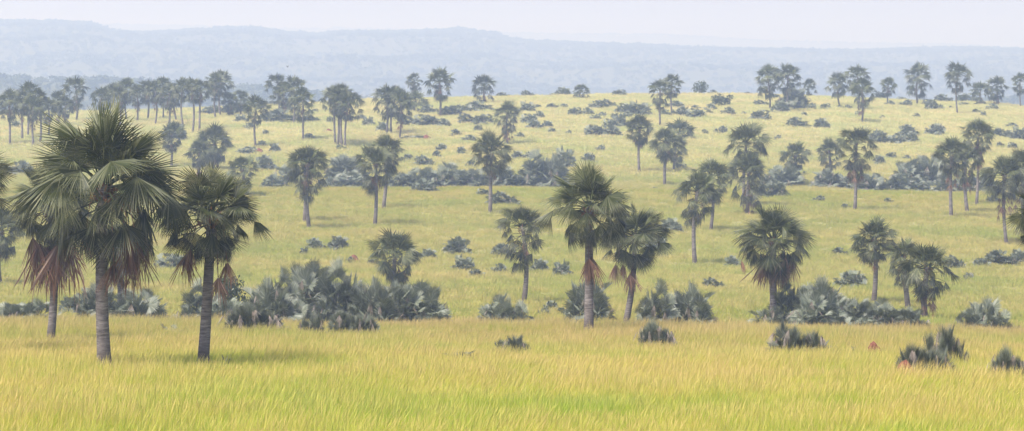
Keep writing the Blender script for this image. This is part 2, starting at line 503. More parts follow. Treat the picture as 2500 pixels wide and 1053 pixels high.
def make_bush(seed, lod, kind='round', name='palm_bush', dead=True):
    """unit palm bush: height 1; returns (green mesh, dead mesh, width)"""
    rng = random.Random(seed); B = MB(); D = MB()
    ncen = {'small': 1, 'round': 3, 'wide': 4, 'row': 6, 'spiky': 4}[kind]
    W = {'small': .9, 'round': 1.3, 'wide': 1.9, 'row': 3.0, 'spiky': 1.8}[kind]
    nseg = {2: 32, 1: 17, 0: 8}[lod]
    half = max(0.0, W / 2 - .42)
    for c in range(ncen):
        t = 0 if ncen == 1 else (c / (ncen - 1) * 2 - 1)
        cx = t * half * rng.uniform(.8, 1.05); cy = rng.uniform(-.28, .28) * (0 if ncen == 1 else 1)
        hs = 1.0 if c == ncen // 2 else rng.uniform(.62, .98)
        nl = {2: 42, 1: 32, 0: 16}[lod] if kind != 'small' else {2: 16, 1: 12, 0: 9}[lod]
        stemh = rng.uniform(.0, .22) * hs if kind in ('round', 'wide') else 0
        az = rng.random() * 6.28
        for i in range(nl):
            q = i / (nl - 1); az += 2.39996 + rng.uniform(-.3, .3)
            el = R(86 - (68 if kind == 'spiky' else 84 if stemh == 0 else 100) * q ** .8 + rng.uniform(-12, 12))
            pet = rng.uniform(.22, .60) * hs * (1 - .12 * q); L = rng.uniform(.24, .35) * hs
            if kind == 'spiky': pet *= .8; L *= 1.12
            base = Vector((cx, cy, stemh * (1 - .4 * q)))
            palm_leaf(B, rng, base, az, el, pet, L, nseg, lod, rng.random() * .6 + .4 * q, R(rng.uniform(0, 50) * (1 if kind != 'spiky' else .3) + 20 * q),
                      R(rng.uniform(-45, 45)), spread=rng.uniform(1.7, 2.5) if kind != 'spiky' else rng.uniform(.7, 1.4), fold=rng.uniform(-.3, .6),
                      droop=.08 + .12 * q, brk=.05 + .1 * q, prad=.008, fuse=.62 if kind != 'spiky' else .5)
        if dead:
            for i in range({2: 14, 1: 6, 0: 3}[lod] if kind == 'spiky' else {2: 5, 1: 3, 0: 2}[lod]):
                az += 2.1
                el = R(rng.uniform(5, 40)); L = rng.uniform(.2, .34) * hs
                p = Vector((math.cos(az), math.sin(az), 0))
                hub = Vector((cx, cy, 0)) + p * rng.uniform(.18, .44) + UP * rng.uniform(.22, .58) * hs
                stalk(D, [Vector((cx, cy, 0)), hub], .01, .006, (.5, .2, .3))
                f = (p * rng.uniform(.2, .9) - UP * rng.uniform(.4, 1)).normalized()
                fan(D, rng, hub, f, p.cross(f).cross(f) * -1, L, {2: 12, 1: 7, 0: 4}[lod], rng.uniform(.25, .7), rng.uniform(-.25, .25), .12, lod, rng.random(), .3, .2, .2, .45)
    g = B.mesh(name, 'bush'); d = D.mesh('dead_leaves', 'deadgrey') if dead else None
    return g, d, W

def make_leafy(seed, n, name, mat='leafy', lobes=9, size=.055):
    """unit broad-leaved bush, height 1 and width about 1.3: leaf-sized faces spread through irregular lobes"""
    rng = random.Random(seed); B = MB()
    L = [(rng.uniform(-.42, .42), rng.uniform(-.4, .4), rng.uniform(.25, .74), rng.uniform(.16, .30)) for _ in range(lobes)]
    for i in range(n):
        cx, cy, cz, r = L[rng.randrange(lobes)]
        d = Vector((rng.gauss(0, 1), rng.gauss(0, 1), rng.gauss(0, 1))).normalized() * r * rng.uniform(.6, 1.08)
        p = Vector((cx, cy, max(.03, cz))) + d
        if p.z < .02: p.z = rng.uniform(.02, .3)
        a = Vector((rng.gauss(0, 1), rng.gauss(0, 1), rng.gauss(0, 1))).normalized()
        b = a.cross(Vector((rng.random(), rng.random(), rng.random()))).normalized()
        s = size * rng.uniform(.6, 1.3)
        B.add([p - a * s, p + b * s * .5, p + a * s, p - b * s * .5], [(0, 1, 2, 3)], [(rng.random(), rng.random(), .2)] * 4)
    return B.mesh(name, mat)

def make_stems(seed, n, h=.6):
    rng = random.Random(seed); B = MB()
    for i in range(n):
        e = Vector((rng.uniform(-.4, .4), rng.uniform(-.3, .3), h * rng.uniform(.8, 1.2)))
        m = e * .5 + Vector((rng.uniform(-.08, .08), 0, 0))
        stalk(B, [Vector((rng.uniform(-.05, .05), 0, -.05)), m, e], .022, .008, (.5, .5, .5), 5)
    return B.mesh('stems', 'stem')

# ================================================================== ground and hills
def sheet(name, rows, t, mat, lower):
    rows = np.array(rows, float); n, k = len(rows), len(t)
    X = t[None, :] * (700 + np.maximum(rows, -400))[:, None]; Y = np.repeat(rows[:, None], k, 1)
    Z = surf(X, Y) - lower
    me = bpy.data.meshes.new(name)
    vs = np.stack([X, Y, Z], -1).reshape(-1, 3).astype(np.float32)
    i = (np.arange(n - 1)[:, None] * k + np.arange(k - 1)[None, :]).ravel()
    fs = np.stack([i, i + 1, i + 1 + k, i + k], 1)
    me.vertices.add(len(vs)); me.vertices.foreach_set("co", vs.ravel())
    me.loops.add(fs.size); me.loops.foreach_set("vertex_index", fs.ravel().astype(np.int32))
    me.polygons.add(len(fs)); me.polygons.foreach_set("loop_start", (np.arange(len(fs)) * 4).astype(np.int32))
    me.polygons.foreach_set("loop_total", np.full(len(fs), 4, np.int32))
    me.update(); me.validate(); me.materials.append(M[mat])
    me.polygons.foreach_set("use_smooth", [True] * len(me.polygons))
    return tag(link(name, me), kind='structure')
s_ = np.linspace(-1, 1, 281); T = np.sign(s_) * np.abs(s_) ** 1.6 * .5
rows_g = [-250, -150, -80, -40, 0] + list(range(10, 90, 8)) + list(np.arange(90, 330, 2.5)) + list(np.arange(330, 1180, 5)) + list(np.geomspace(1180, 1500, 14))
sheet('ground', rows_g, T, 'ground', GH)
sheet('hills', list(np.geomspace(1500, 17500, 170)), T * 1.1, 'hill', GH)

# ================================================================== grass (stuff)
def scatter_object(name, pts, scl, rot, idx, protos, mat=None):
    """one object: its mesh holds the points, geometry nodes put a tuft on each"""
    me = bpy.data.meshes.new(name); n = len(pts)
    me.vertices.add(n); me.vertices.foreach_set("co", np.asarray(pts, np.float32).ravel())
    for nm, ty, arr, key in (("scl", 'FLOAT_VECTOR', scl, "vector"), ("rot", 'FLOAT_VECTOR', rot, "vector"), ("idx", 'INT', idx, "value")):
        a = me.attributes.new(nm, ty, 'POINT'); a.data.foreach_set(key, np.asarray(arr, np.int32 if ty == 'INT' else np.float32).ravel())
    o = link(name, me)
    c = bpy.data.collections.new(name + "_tufts")
    for p in protos: c.objects.link(p)
    ng = bpy.data.node_groups.new(name + "_scatter", 'GeometryNodeTree')
    ng.interface.new_socket('Geometry', in_out='INPUT', socket_type='NodeSocketGeometry')
    ng.interface.new_socket('Geometry', in_out='OUTPUT', socket_type='NodeSocketGeometry')
    N, L = ng.nodes, ng.links
    gi = N.new('NodeGroupInput'); go = N.new('NodeGroupOutput')
    ci = N.new('GeometryNodeCollectionInfo'); ci.inputs[0].default_value = c
    ci.inputs[1].default_value = True; ci.inputs[2].default_value = True
    ip = N.new('GeometryNodeInstanceOnPoints'); ip.inputs['Pick Instance'].default_value = True
    def at(nm, dt):
        a = N.new('GeometryNodeInputNamedAttribute'); a.data_type = dt; a.inputs[0].default_value = nm; return a.outputs[0]
    L.new(gi.outputs[0], ip.inputs['Points']); L.new(ci.outputs[0], ip.inputs['Instance'])
    L.new(at('idx', 'INT'), ip.inputs['Instance Index'])
    L.new(at('rot', 'FLOAT_VECTOR'), ip.inputs['Rotation']); L.new(at('scl', 'FLOAT_VECTOR'), ip.inputs['Scale'])
    L.new(ip.outputs[0], go.inputs[0])
    md = o.modifiers.new("scatter", 'NODES'); md.node_group = ng
    return o

def make_tuft(seed, nb, rad, h0, h1, wd, stalks):
    rng = random.Random(seed); B = MB()
    for i in range(nb + stalks):
        st = i >= nb
        a = rng.random() * 6.283; r = rad * math.sqrt(rng.random())
        p = Vector((r * math.cos(a), r * math.sin(a), 0))
        h = rng.uniform(h0, h1) * (1.35 if st else 1); ww = wd * (.6 if st else rng.uniform(.7, 1.3))
        la = rng.gauss(0, 1.0); ln = h * (rng.uniform(.05, .45) if not st else rng.uniform(.1, .4))
        d = Vector((math.cos(la), math.sin(la) * .8, 0))           # leans with the wind, to the right
        if rng.random() < .28: d = -d * .7
        s = Vector((math.cos(rng.uniform(-.9, .9)), math.sin(rng.uniform(-.9, .9)), 0)) * ww * .5
        m = p + d * ln * .35 + UP * h * .58; e = p + d * ln + UP * h * (1 - .12 * ln / h)
        g = rng.random(); b = 1.0 if st else (.5 if rng.random() < .25 else 0)
        if st:
            k = m + (e - m) * .55; s2 = s * 2.0
            B.add([p - s * .5, p + s * .5, m + s * .5, m - s * .5, k + s2, k - s2, e], [(0, 1, 2, 3), (3, 2, 4, 5), (5, 4, 6)],
                  [(0, g, b)] * 2 + [(.5, g, b)] * 2 + [(.85, g, b)] * 2 + [(1, g, b)])
        else:
            B.add([p - s, p + s, m + s * .85, m - s * .85, e], [(0, 1, 2, 3), (3, 2, 4)],
                  [(0, g, b)] * 2 + [(.55, g, b)] * 2 + [(1, g, b)])
    me = B.mesh('tuft', 'grass')
    return bpy.data.objects.new('tuft', me)

def grass_points(y0, y1, dens, rs, mu, mx, smin, smax, w=1.0):
    area = mu * (y1 * y1 - y0 * y0) + 2 * mx * (y1 - y0)
    n = int(area * dens); g = np.random.RandomState(rs)
    y = np.sqrt(g.uniform(y0 * y0, y1 * y1, n)); x = g.uniform(-1, 1, n) * (mu * y + mx)
    z = surf(x, y) - GH - .03
    patch = vnoise(x / 3.2, y / 5.0, rs) * .6 + vnoise(x / 11., y / 16., rs + 1) * .4
    s = g.uniform(smin, smax, n) * (.62 + .72 * patch)
    lean = (vnoise(x / 4.5, y / 7.0, rs + 5) - .35) * .5
    return np.stack([x, y, z], 1), np.stack([np.full(n, w), np.full(n, w), s], 1), np.stack([g.normal(0, .10, n), lean + g.normal(0, .12, n), g.uniform(-.8, .8, n)], 1), g
near_t = [make_tuft(10 + i, 42, .36, .40, .98, .010, 10) for i in range(6)]
mid_t = [make_tuft(30 + i, 80, 1.0, .42, .74, .028, 8) for i in range(5)]
far_t = [make_tuft(50 + i, 70, 1.9, .42, .70, .06, 5) for i in range(4)]
P, S, Q, g = grass_points(86, 252, 5.6, 71, .178, 13, .85, 1.12)
gr = scatter_object('tall_grass', P, S, Q, g.randint(0, 6, len(P)), near_t)
tag(gr, 'tall yellow-green seeding grass filling the whole foreground', 'grass', kind='stuff')
P, S, Q, g = grass_points(252, 700, .50, 72, .166, 10, .85, 1.15)
gr = scatter_object('savanna_grass', P, S, Q, g.randint(0, 5, len(P)), mid_t)
tag(gr, 'olive and golden savanna grass covering the slope in the middle distance', 'grass', kind='stuff')
P, S, Q, g = grass_points(700, 1105, .22, 73, .166, 10, .85, 1.15)
gr = scatter_object('ridge_grass', P, S, Q, g.randint(0, 4, len(P)), far_t)
tag(gr, 'pale golden grass on the upper slope and the ridge', 'grass', kind='stuff')

# far woodland, reads as one mass
def woods():
    g = np.random.RandomState(5); A = []
    def zone(n, y0, y1, mu, s0, s1):
        y = g.uniform(y0, y1, n); x = g.uniform(-1, 1, n) * mu * y
        s = g.uniform(s0, s1, n) * (.7 + .6 * vnoise(x / 60, y / 80, 4))
        A.append(np.stack([x, y, surf(x, y) - GH - .5, s], 1))
    zone(3200, 2600, 3250, .19, 5, 9)
    zone(14000, 4300, 7800, .19, 7, 11)
    zone(3200, 7650, 7880, .19, 6, 12)
    zone(1800, 13250, 13700, .19, 9, 14)
    zone(2500, 1500, 2600, .19, 4, 8)
    A = np.concatenate(A); n = len(A); s = A[:, 3]
    pr = []
    for i in range(5):
        me = make_leafy(90 + i, 90, 'canopy', lobes=7, size=.13); pr.append(bpy.data.objects.new('canopy', me))
    o = scatter_object('woodland', A[:, :3], np.stack([s * 1.15, s * 1.15, s], 1), np.stack([0 * s, 0 * s, g.uniform(0, 6.28, n)], 1), g.randint(0, 5, n), pr)
    tag(o, 'hazy blue woodland covering the distant hills behind the ridge', 'woodland', kind='stuff')
woods()

# ================================================================== palms
crowns = {2: [make_crown(400 + i, 2, 48, .22) for i in range(6)],
          1: [make_crown(420 + i, 1, 52, (.25, .7, .45, .95, .35, .8, .55)[i]) for i in range(7)],
          0: [make_crown(440 + i, 0, 42, (.4, .8, .55, 1.0, .3, .9, .65)[i]) for i in range(7)]}
skirts = {(2, 1): [make_skirt(500 + i, 2, 7, .3) for i in range(2)], (2, 2): [make_skirt(504, 2, 14, .6)],
          (1, 1): [make_skirt(510 + i, 1, 7, .75) for i in range(3)], (1, 2): [make_skirt(515 + i, 1, 13, 1.15) for i in range(3)],
          (0, 1): [make_skirt(520 + i, 0, 6, .75) for i in range(3)], (0, 2): [make_skirt(525 + i, 0, 11, 1.15) for i in range(3)]}
GP = 'fan palms scattered over the grassland'
# base x, base y, crown x, top y, crown width, detail, skirt, short name used as a landmark, label   (photo pixels)
PALMS = [
 (257, 885, 255, 234, 425, 2, 0, None, 'largest palm in front, thick ringed trunk, crown reaching the skyline'),
 (493, 880, 518, 388, 262, 2, 0, None, 'right-hand palm of the nearest three, slim pale trunk, brown fronds dangling on stalks'),
 (118, 828, 122, 385, 225, 2, 0, None, 'left-hand palm of the nearest three, thin trunk under bushy brown dead fronds'),
 (-62, 852, -70, 335, 215, 2, 1, None, 'near palm cut off by the left edge, only its outer fronds showing'),
 (1, 682, 3, 497, 118, 1, 1, None, 'thin palm at the left edge, partly behind the near fronds'),
 (290, 772, 290, 535, 118, 1, 2, None, 'palm hidden behind the largest one, pale trunk between bushes'),
 (1437, 800, 1437, 390, 228, 2, 0, 'the big dark palm right of centre', 'big dark palm right of centre with broad crown and scarred grey trunk'),
 (1523, 788, 1550, 483, 182, 2, 0, None, 'leaning palm tucked behind the right side of the big dark central palm'),
 (1887, 784, 1887, 488, 192, 2, 0, 'the palm with the brown fan skirt', 'palm with a reddish brown skirt of hanging fans, purplish trunk among bushes'),
 (2566, 865, 2566, 432, 205, 2, 1, None, 'near palm cut off by the right edge, yellowish fronds poking in'),
 (1277, 727, 1275, 487, 118, 1, 1, 'the palm with a rust-red collar', 'bluish palm with a rust-red collar above its slim trunk'),
 (966, 694, 965, 549, 128, 1, 1, 'the short-trunked palm', 'short-trunked palm standing behind the long thicket of bushes'),
 (1698, 637, 1702, 408, 108, 1, 1, 'the straight pale-trunked palm', 'palm with a long straight pale trunk, right of the big dark palm'),
 (1734, 555, 1738, 377, 98, 1, 1, None, 'palm just behind and right of the straight pale-trunked one'),
 (2132, 727, 2134, 520, 114, 1, 1, None, 'palm with thin trunk, left of two overlapping palms on the lower right'),
 (2218, 742, 2205, 573, 96, 1, 1, None, 'palm half hidden behind the broad low crown on the lower right'),
 (2262, 767, 2265, 582, 130, 1, 2, 'the broad drooping palm on the lower right', 'broad drooping palm on the lower right, front one of two overlapping'),
 (755, 548, 752, 339, 108, 1, 1, 'the twin-trunked palm', 'palm with full round crown, front trunk of a pair left of centre'),
 (743, 533, 742, 352, 84, 1, 1, None, 'slim second palm sharing the round crown of the twin-trunked pair'),
 (915, 540, 917, 345, 98, 1, 1, None, 'front palm of an overlapping pair, straight slim trunk, shrub row behind it'),
 (935, 503, 946, 320, 84, 1, 1, 'the overlapping pair of palms', 'rear palm of an overlapping pair, crown peeping out above right'),
 (1197, 511, 1200, 313, 103, 1, 1, 'the lone palm in the centre', 'lone ragged palm in the centre, tall thin trunk with one brown frond'),
 (1825, 517, 1828, 361, 108, 1, 2, None, 'lower of two stacked crowns, thick brown skirt and pale trunk foot'),
 (1818, 495, 1822, 289, 108, 1, 1, 'the two stacked crowns', 'upper of two stacked palm crowns, dark and rounded'),
 (2087, 505, 2089, 292, 102, 1, 2, 'the long-skirted palm', 'tall palm with a long ragged skirt, slim trunk on open grass'),
 (2323, 524, 2322, 326, 88, 1, 2, 'the trio of tall palms', 'left palm of a tall trio, straight trunk reaching lowest'),
 (2362, 510, 2358, 345, 80, 1, 2, None, 'middle palm of a tall trio, brown fronds low on its trunk'),
 (2384, 492, 2386, 280, 88, 1, 2, None, 'tallest and rearmost palm of the trio on the right'),
 (2458, 585, 2452, 366, 112, 1, 2, 'the dark palm by the right edge', 'dark palm near the right edge with long bare lower trunk'),
 (2496, 560, 2494, 356, 100, 1, 2, None, 'dark palm crown touching the right edge of the photo'),
 (1623, 446, 1625, 303, 80, 1, 1, 'the front palm of a pair', 'palm with a brown tuft halfway down, front of a pair'),
 (1645, 412, 1650, 318, 62, 1, 1, None, 'small crowned thin palm right behind the front palm of a pair'),
 (1561, 413, 1562, 275, 70, 1, 1, 'the slim bare-trunked palm', 'slim palm with a long bare trunk, left of the central right pair'),
 (1612, 303, 1612, 187, 56, 0, 1, 'the double crown above the ridge', 'front palm of a double crown rising above the ridge'),
 (1641, 276, 1640, 172, 52, 0, 1, None, 'rear and taller palm of a double crown above the ridge'),
 (1660, 332, 1658, 282, 70, 0, 0, None, 'stubby palm with spreading crown, right above the front palm of a pair'),
 (1240, 345, 1239, 238, 70, 1, 2, 'the dense shaggy palm', 'dense shaggy palm with hardly any trunk showing, above the lone central palm'),
 (1073, 280, 1073, 160, 66, 0, 1, 'the solitary tall ridge palm', 'solitary tall palm standing on the ridge left of centre'),
 (1182, 247, 1182, 173, 60, 0, 2, 'the shaggy ridge palm', 'shaggy ridge palm skirted almost to the ground'),
 (1011, 234, 1011, 176, 38, 0, 1, None, 'small pale palm far behind the ridge, left of the solitary tall one'),
 (944, 322, 946, 196, 68, 0, 1, None, 'left palm of a tight ridge clump, paired slim trunks'),
 (955, 318, 965, 200, 62, 0, 1, None, 'middle palm of the tight ridge clump'),
 (975, 332, 978, 207, 68, 0, 2, 'the tight clump of palms', 'right palm of the tight ridge clump with a brown skirt'),
 (1014, 268, 1014, 217, 56, 0, 0, None, 'low rounded palm crown leaning out right of the tight ridge clump'),
 (818, 345, 815, 202, 62, 0, 1, None, 'leftmost trunk of the five-trunked palm clump'),
 (823, 352, 822, 206, 50, 0, 1, None, 'second trunk of the five-trunked palm clump'),
 (830, 348, 832, 200, 56, 0, 1, None, 'third and central trunk of the five-trunked clump'),
 (836, 352, 840, 206, 60, 0, 1, 'the five-trunked palm clump', 'fourth trunk of the five-trunked palm clump'),
 (843, 354, 852, 214, 62, 0, 1, None, 'rightmost leaning trunk of the five-trunked clump'),
 (625, 352, 626, 223, 66, 0, 1, 'the rounded single palm on the left', 'single palm with rounded crown between the near fronds and the ridge clumps'),
 (740, 336, 740, 209, 60, 0, 1, 'the tall palm with two dangling fronds', 'tall palm with two dangling fronds, in front of another crown'),
 (716, 296, 718, 181, 60, 0, 2, None, 'shaggy palm behind the tall one with two dangling fronds'),
 (679, 268, 677, 171, 54, 0, 1, None, 'leftmost palm of the three crowns above the left-centre ridge'),
 (538, 278, 540, 166, 58, 0, 1, None, 'highest palm of the left grove, right trunk of a pair'),
 (526, 283, 526, 170, 52, 0, 1, 'the highest palms of the left grove', 'left trunk of the highest pair in the left grove'),
 (588, 278, 588, 213, 44, 0, 1, None, 'low palm just right of the highest pair of the left grove'),
 (487, 312, 490, 186, 52, 0, 1, None, 'leaning slim palm left of the highest pair in the grove'),
 (470, 318, 468, 183, 48, 0, 1, None, 'long-trunked palm between two others in the left grove'),
 (448, 304, 446, 186, 50, 0, 1, None, 'palm right beside the big near crown, straight trunk in the left grove'),
 (398, 285, 398, 179, 52, 0, 1, None, 'tallest rounded crown right above the big near palm'),
 (432, 290, 426, 205, 46, 0, 2, None, 'shaggy low palm filling the left grove behind the big near crown'),
 (360, 288, 360, 188, 48, 0, 1, None, 'palm crown directly above the right half of the big near crown'),
 (335, 292, 334, 197, 48, 0, 2, None, 'palm crown between two taller ones above the big near palm'),
 (310, 290, 308, 181, 58, 0, 1, None, 'broad crown above the middle of the big near palm'),
 (275, 290, 275, 198, 54, 0, 2, None, 'leftmost crown of the grove directly above the big near palm'),
 (250, 300, 248, 206, 50, 0, 2, None, 'low crown peeping out left of the grove above the big near palm'),
 (292, 302, 291, 201, 48, 0, 2, None, 'shaggy crown wedged between the two leftmost tall crowns above the big near palm'),
 (378, 298, 379, 192, 50, 0, 2, None, 'lower crown filling the gap beneath the tallest rounded crown of the grove'),
 (412, 300, 413, 197, 50, 0, 2, None, 'shaggy crown between the tallest rounded one and the straight-trunked palm'),
 (55, 335, 54, 214, 52, 0, 2, None, 'crown squeezed between the leftmost far palm and the tall broad one'),
 (162, 305, 161, 228, 48, 0, 2, None, 'low shaggy crown touching the solitary upper left crown from below'),
 (562, 280, 561, 222, 42, 0, 2, None, 'short shaggy palm between the highest pair and the low palm on its right'),
 (692, 285, 694, 196, 50, 0, 2, None, 'rear crown hidden between the three crowns above the left-centre ridge'),
 (186, 290, 185, 178, 60, 0, 2, 'the solitary crown at upper left', 'solitary tall crown above the left grove, upper left'),
 (142, 300, 142, 218, 50, 0, 2, None, 'shaggy palm just below left of the solitary upper left crown'),
 (68, 328, 72, 191, 62, 0, 1, None, 'tall broad palm second from the left edge'),
 (97, 342, 92, 205, 58, 0, 2, None, 'drooping palm right of the tall broad one near the left edge'),
 (82, 350, 82, 226, 58, 0, 2, None, 'lower drooping palm in front of the tall broad one, left edge'),
 (24, 347, 24, 213, 56, 0, 1, 'the leftmost far palm', 'far palm closest to the left edge that shows its whole trunk'),
 (-4, 345, -6, 226, 44, 0, 1, None, 'far palm cut by the left edge'),
 (118, 325, 118, 232, 46, 0, 2, None, 'short shaggy palm between the left edge group and the near crown'),
 (522, 408, 524, 297, 92, 1, 1, None, 'pale shrubby palm with arching fronds, behind the near right-hand palm'),
 (594, 470, 592, 371, 76, 1, 1, None, 'bushy palm just above right of the near right-hand palm'),
 (418, 400, 418, 290, 66, 1, 1, None, 'dark bushy palm just right of the largest crown'),
 (486, 430, 488, 335, 70, 1, 2, None, 'dull green palm behind the crown of the near right-hand palm'),
 (1880, 263, 1874, 153, 60, 0, 1, None, 'left palm of the tall ridge pair on the right'),
 (1922, 266, 1923, 150, 60, 0, 1, 'the tall ridge pair', 'right palm of the tall ridge pair on the right'),
 (1975, 232, 1976, 186, 36, 0, 0, 'the smallest distant palm', 'smallest palm, far behind the ridge on the right'),
 (2051, 253, 2048, 173, 54, 0, 1, None, 'palm on the ridge overlapped by a taller double crown'),
 (2094, 262, 2092, 150, 56, 0, 1, None, 'upper crown of the double-decked ridge palms'),
 (2105, 292, 2104, 179, 64, 0, 2, 'the double-decked ridge palms', 'lower crown of the double-decked ridge palms with reddish skirt'),
 (2167, 250, 2168, 182, 42, 0, 1, None, 'pale tan palm in front of a brownish bush, far ridge'),
 (2241, 252, 2241, 148, 62, 0, 1, 'the evenly fanned ridge palm', 'evenly fanned lone palm on the right ridge, thick straight trunk'),
 (2338, 273, 2339, 145, 64, 0, 1, 'the tallest ridge palm on the right', 'tallest lone palm of the right ridge, very long slim trunk'),
 (2394, 252, 2393, 192, 48, 0, 2, None, 'left of two squat shaggy palms near the right edge'),
 (2432, 252, 2433, 182, 54, 0, 2, 'the squat shaggy palms', 'right and taller of two squat shaggy palms near the right edge'),
 (2492, 258, 2490, 172, 42, 0, 1, None, 'last palm on the ridge at the right edge'),
 (1419, 236, 1419, 200, 38, 0, 0, None, 'tiny sparse palm with a short stem alone on the ridge crest'),
 (1940, 445, 1942, 338, 72, 1, 1, 'the thick-stemmed drooping palm', 'ragged palm with thick short stem and drooping arms, behind bushes'),
 (2025, 440, 2023, 332, 66, 1, 1, None, 'bluish palm just left of the long-skirted palm'),
]
EXTRA_DEAD = {0: [(72, 130, 110), (90, 140, 90), (32, 180, 60), (105, 120, 75), (60, 110, 70), (-40, 120, 50)],
              1: [(-60, 90, 70), (42, 108, 55), (20, 145, 58), (-48, 75, 60)],
              2: [(-38, 70, 95), (-20, 85, 90), (0, 90, 90), (30, 80, 110), (48, 75, 120), (15, 100, 85)],
              8: [(-22, 38, 85), (30, 34, 80), (12, 40, 80), (-10, 44, 78), (44, 36, 72), (20, 48, 66), (-30, 50, 60), (-78, 42, 42)], 7: [(-48, 60, 60), (-6, 75, 65), (-14, 85, 60), (-30, 60, 50)],
              6: [(5, 110, 85), (0, 115, 70)]}
LAND = []
rr = random.Random(77)
for i, (xb, yb, xc, yt, wd, lod, sk, short, label) in enumerate(PALMS):
    x, y = hit(xb, yb); zg = gz(x, y); k = y / F
    Rm = wd * .5 * k * 1.02
    ztop = y * float(slope(yt)); ZS = {2: 1.0, 1: 1.08, 0: 1.16}[lod]; zgrow = ztop - Rm * ZS
    H = max(zgrow - zg, .8); lean = (xc - xb) * k
    root = bpy.data.objects.new('palm_tree', None); COL.objects.link(root); root.location = (x, y, zg)
    root.empty_display_size = .5
    tag(root, label, 'palm', GP)
    tr = {2: .29, 1: .27, 0: .26}[lod] * (.92 if i in (1, 2) else 1) * rr.uniform(.9, 1.1)
    if i == 0: tr = .31
    tm = make_trunk(600 + i, H, tr, lean, rr.uniform(-.4, .4) * (1.5 if lod == 0 else 1 if lod else .5), {2: 28, 1: 10, 0: 7}[lod],
                    {2: 90, 1: 16, 0: 10}[lod], .035 if lod == 2 else 0)
    link('trunk', tm, root)
    ms = crowns[lod]; cm = ms[i % len(ms)]
    c = link('crown', cm, root, (lean, 0, H)); wx = Rm * {2: 1.2, 1: 1.3, 0: 1.42}[lod]; c.scale = (wx, wx, Rm * ZS * rr.uniform(.99, 1.05)); c.rotation_euler = (R(rr.uniform(-6, 6)), R(rr.uniform(-6, 6)), rr.random() * 6.28)
    if lod >= 1:
        b = link('leaf_bases', make_boots(700 + i, 26 if lod == 2 else 12, tr), root, (lean, 0, H))
    if sk:
        ss = skirts[(lod, sk)]; d = link('dead_fronds', ss[i % len(ss)], root, (lean, 0, H)); s = Rm * ((1 if sk == 1 else 1.12) if lod < 2 else (.62 if sk == 1 else .72))
        d.scale = (s, s, s); d.rotation_euler = (0, 0, rr.random() * 6.28)
    for (dx, dy, ln) in EXTRA_DEAD.get(i, []):
        B = MB(); q = random.Random(i * 31 + dx)
        base = Vector((0, 0, -.2)); hub = Vector((dx * k, q.uniform(-1.3, -.2), -(dy + 8) * k))
        midp = Vector((hub.x * .75, hub.y * .6, hub.z * .35))
        stalk(B, [base, midp, hub], .035, .022, (.9, .1, .3), 4)
        L = ln * k * (1.4 if i < 3 else 1.0)
        for a_ in range(3):
            f = Vector((q.uniform(-.12, .12), q.uniform(-.1, .1), -1)); nn = Vector((q.uniform(-.5, .5), -1, 0))
            fan(B, q, hub, f, Matrix.Rotation(q.uniform(0, 6.28), 3, f) @ nn, L * q.uniform(.8, 1), 16, q.uniform(.35, .75), -q.uniform(.3, .8), .06, 2, q.random(), .25, .2, .25, .5)
        link('dead_frond', B.mesh('dead_frond', 'dead'), root, (lean, 0, H))
    if i in (0, 1, 6):
        for j in range(5):
            a = j * 1.3 + i; B = MB(); q = random.Random(j + i)
            e = Vector((math.cos(a) * .62, math.sin(a) * .5 - .2, -.15 - .12 * j))
            stalk(B, [Vector((0, 0, 0)), e * .6 + UP * .12, e], .03, .015, (.5, .5, .3), 4)
            me = bpy.data.meshes.new('fruit_cluster')
            import bmesh
            bm = bmesh.new()
            for t_ in range(7):
                o_ = e + Vector((q.uniform(-.12, .12), q.uniform(-.12, .12), q.uniform(-.22, .02)))
                bmesh.ops.create_icosphere(bm, subdivisions=1, radius=.075, matrix=Matrix.Translation(o_))
            bm.to_mesh(me); bm.free(); me.materials.append(M['fruit'])
            link('fruit_cluster', me, root, (lean, 0, H))
    if short: LAND.append((short, xc, yt + wd * .5, xb, yb))

# ================================================================== bushes
KINDS = {}
for kd, n1, n0 in (('small', 3, 3), ('round', 4, 3), ('wide', 3, 3), ('row', 2, 2), ('spiky', 3, 2)):
    KINDS[(kd, 1)] = [make_bush(800 + 10 * i + len(kd), 1, kd) for i in range(n1)]
    KINDS[(kd, 0)] = [make_bush(860 + 10 * i + len(kd), 0, kd) for i in range(n0)]
for kd, n in (('spiky', 4), ('round', 4), ('wide', 3), ('small', 2)):
    KINDS[(kd, 2)] = [make_bush(900 + 10 * i + len(kd), 2, kd) for i in range(n)]
GB = 'low palm bushes growing in the grass'
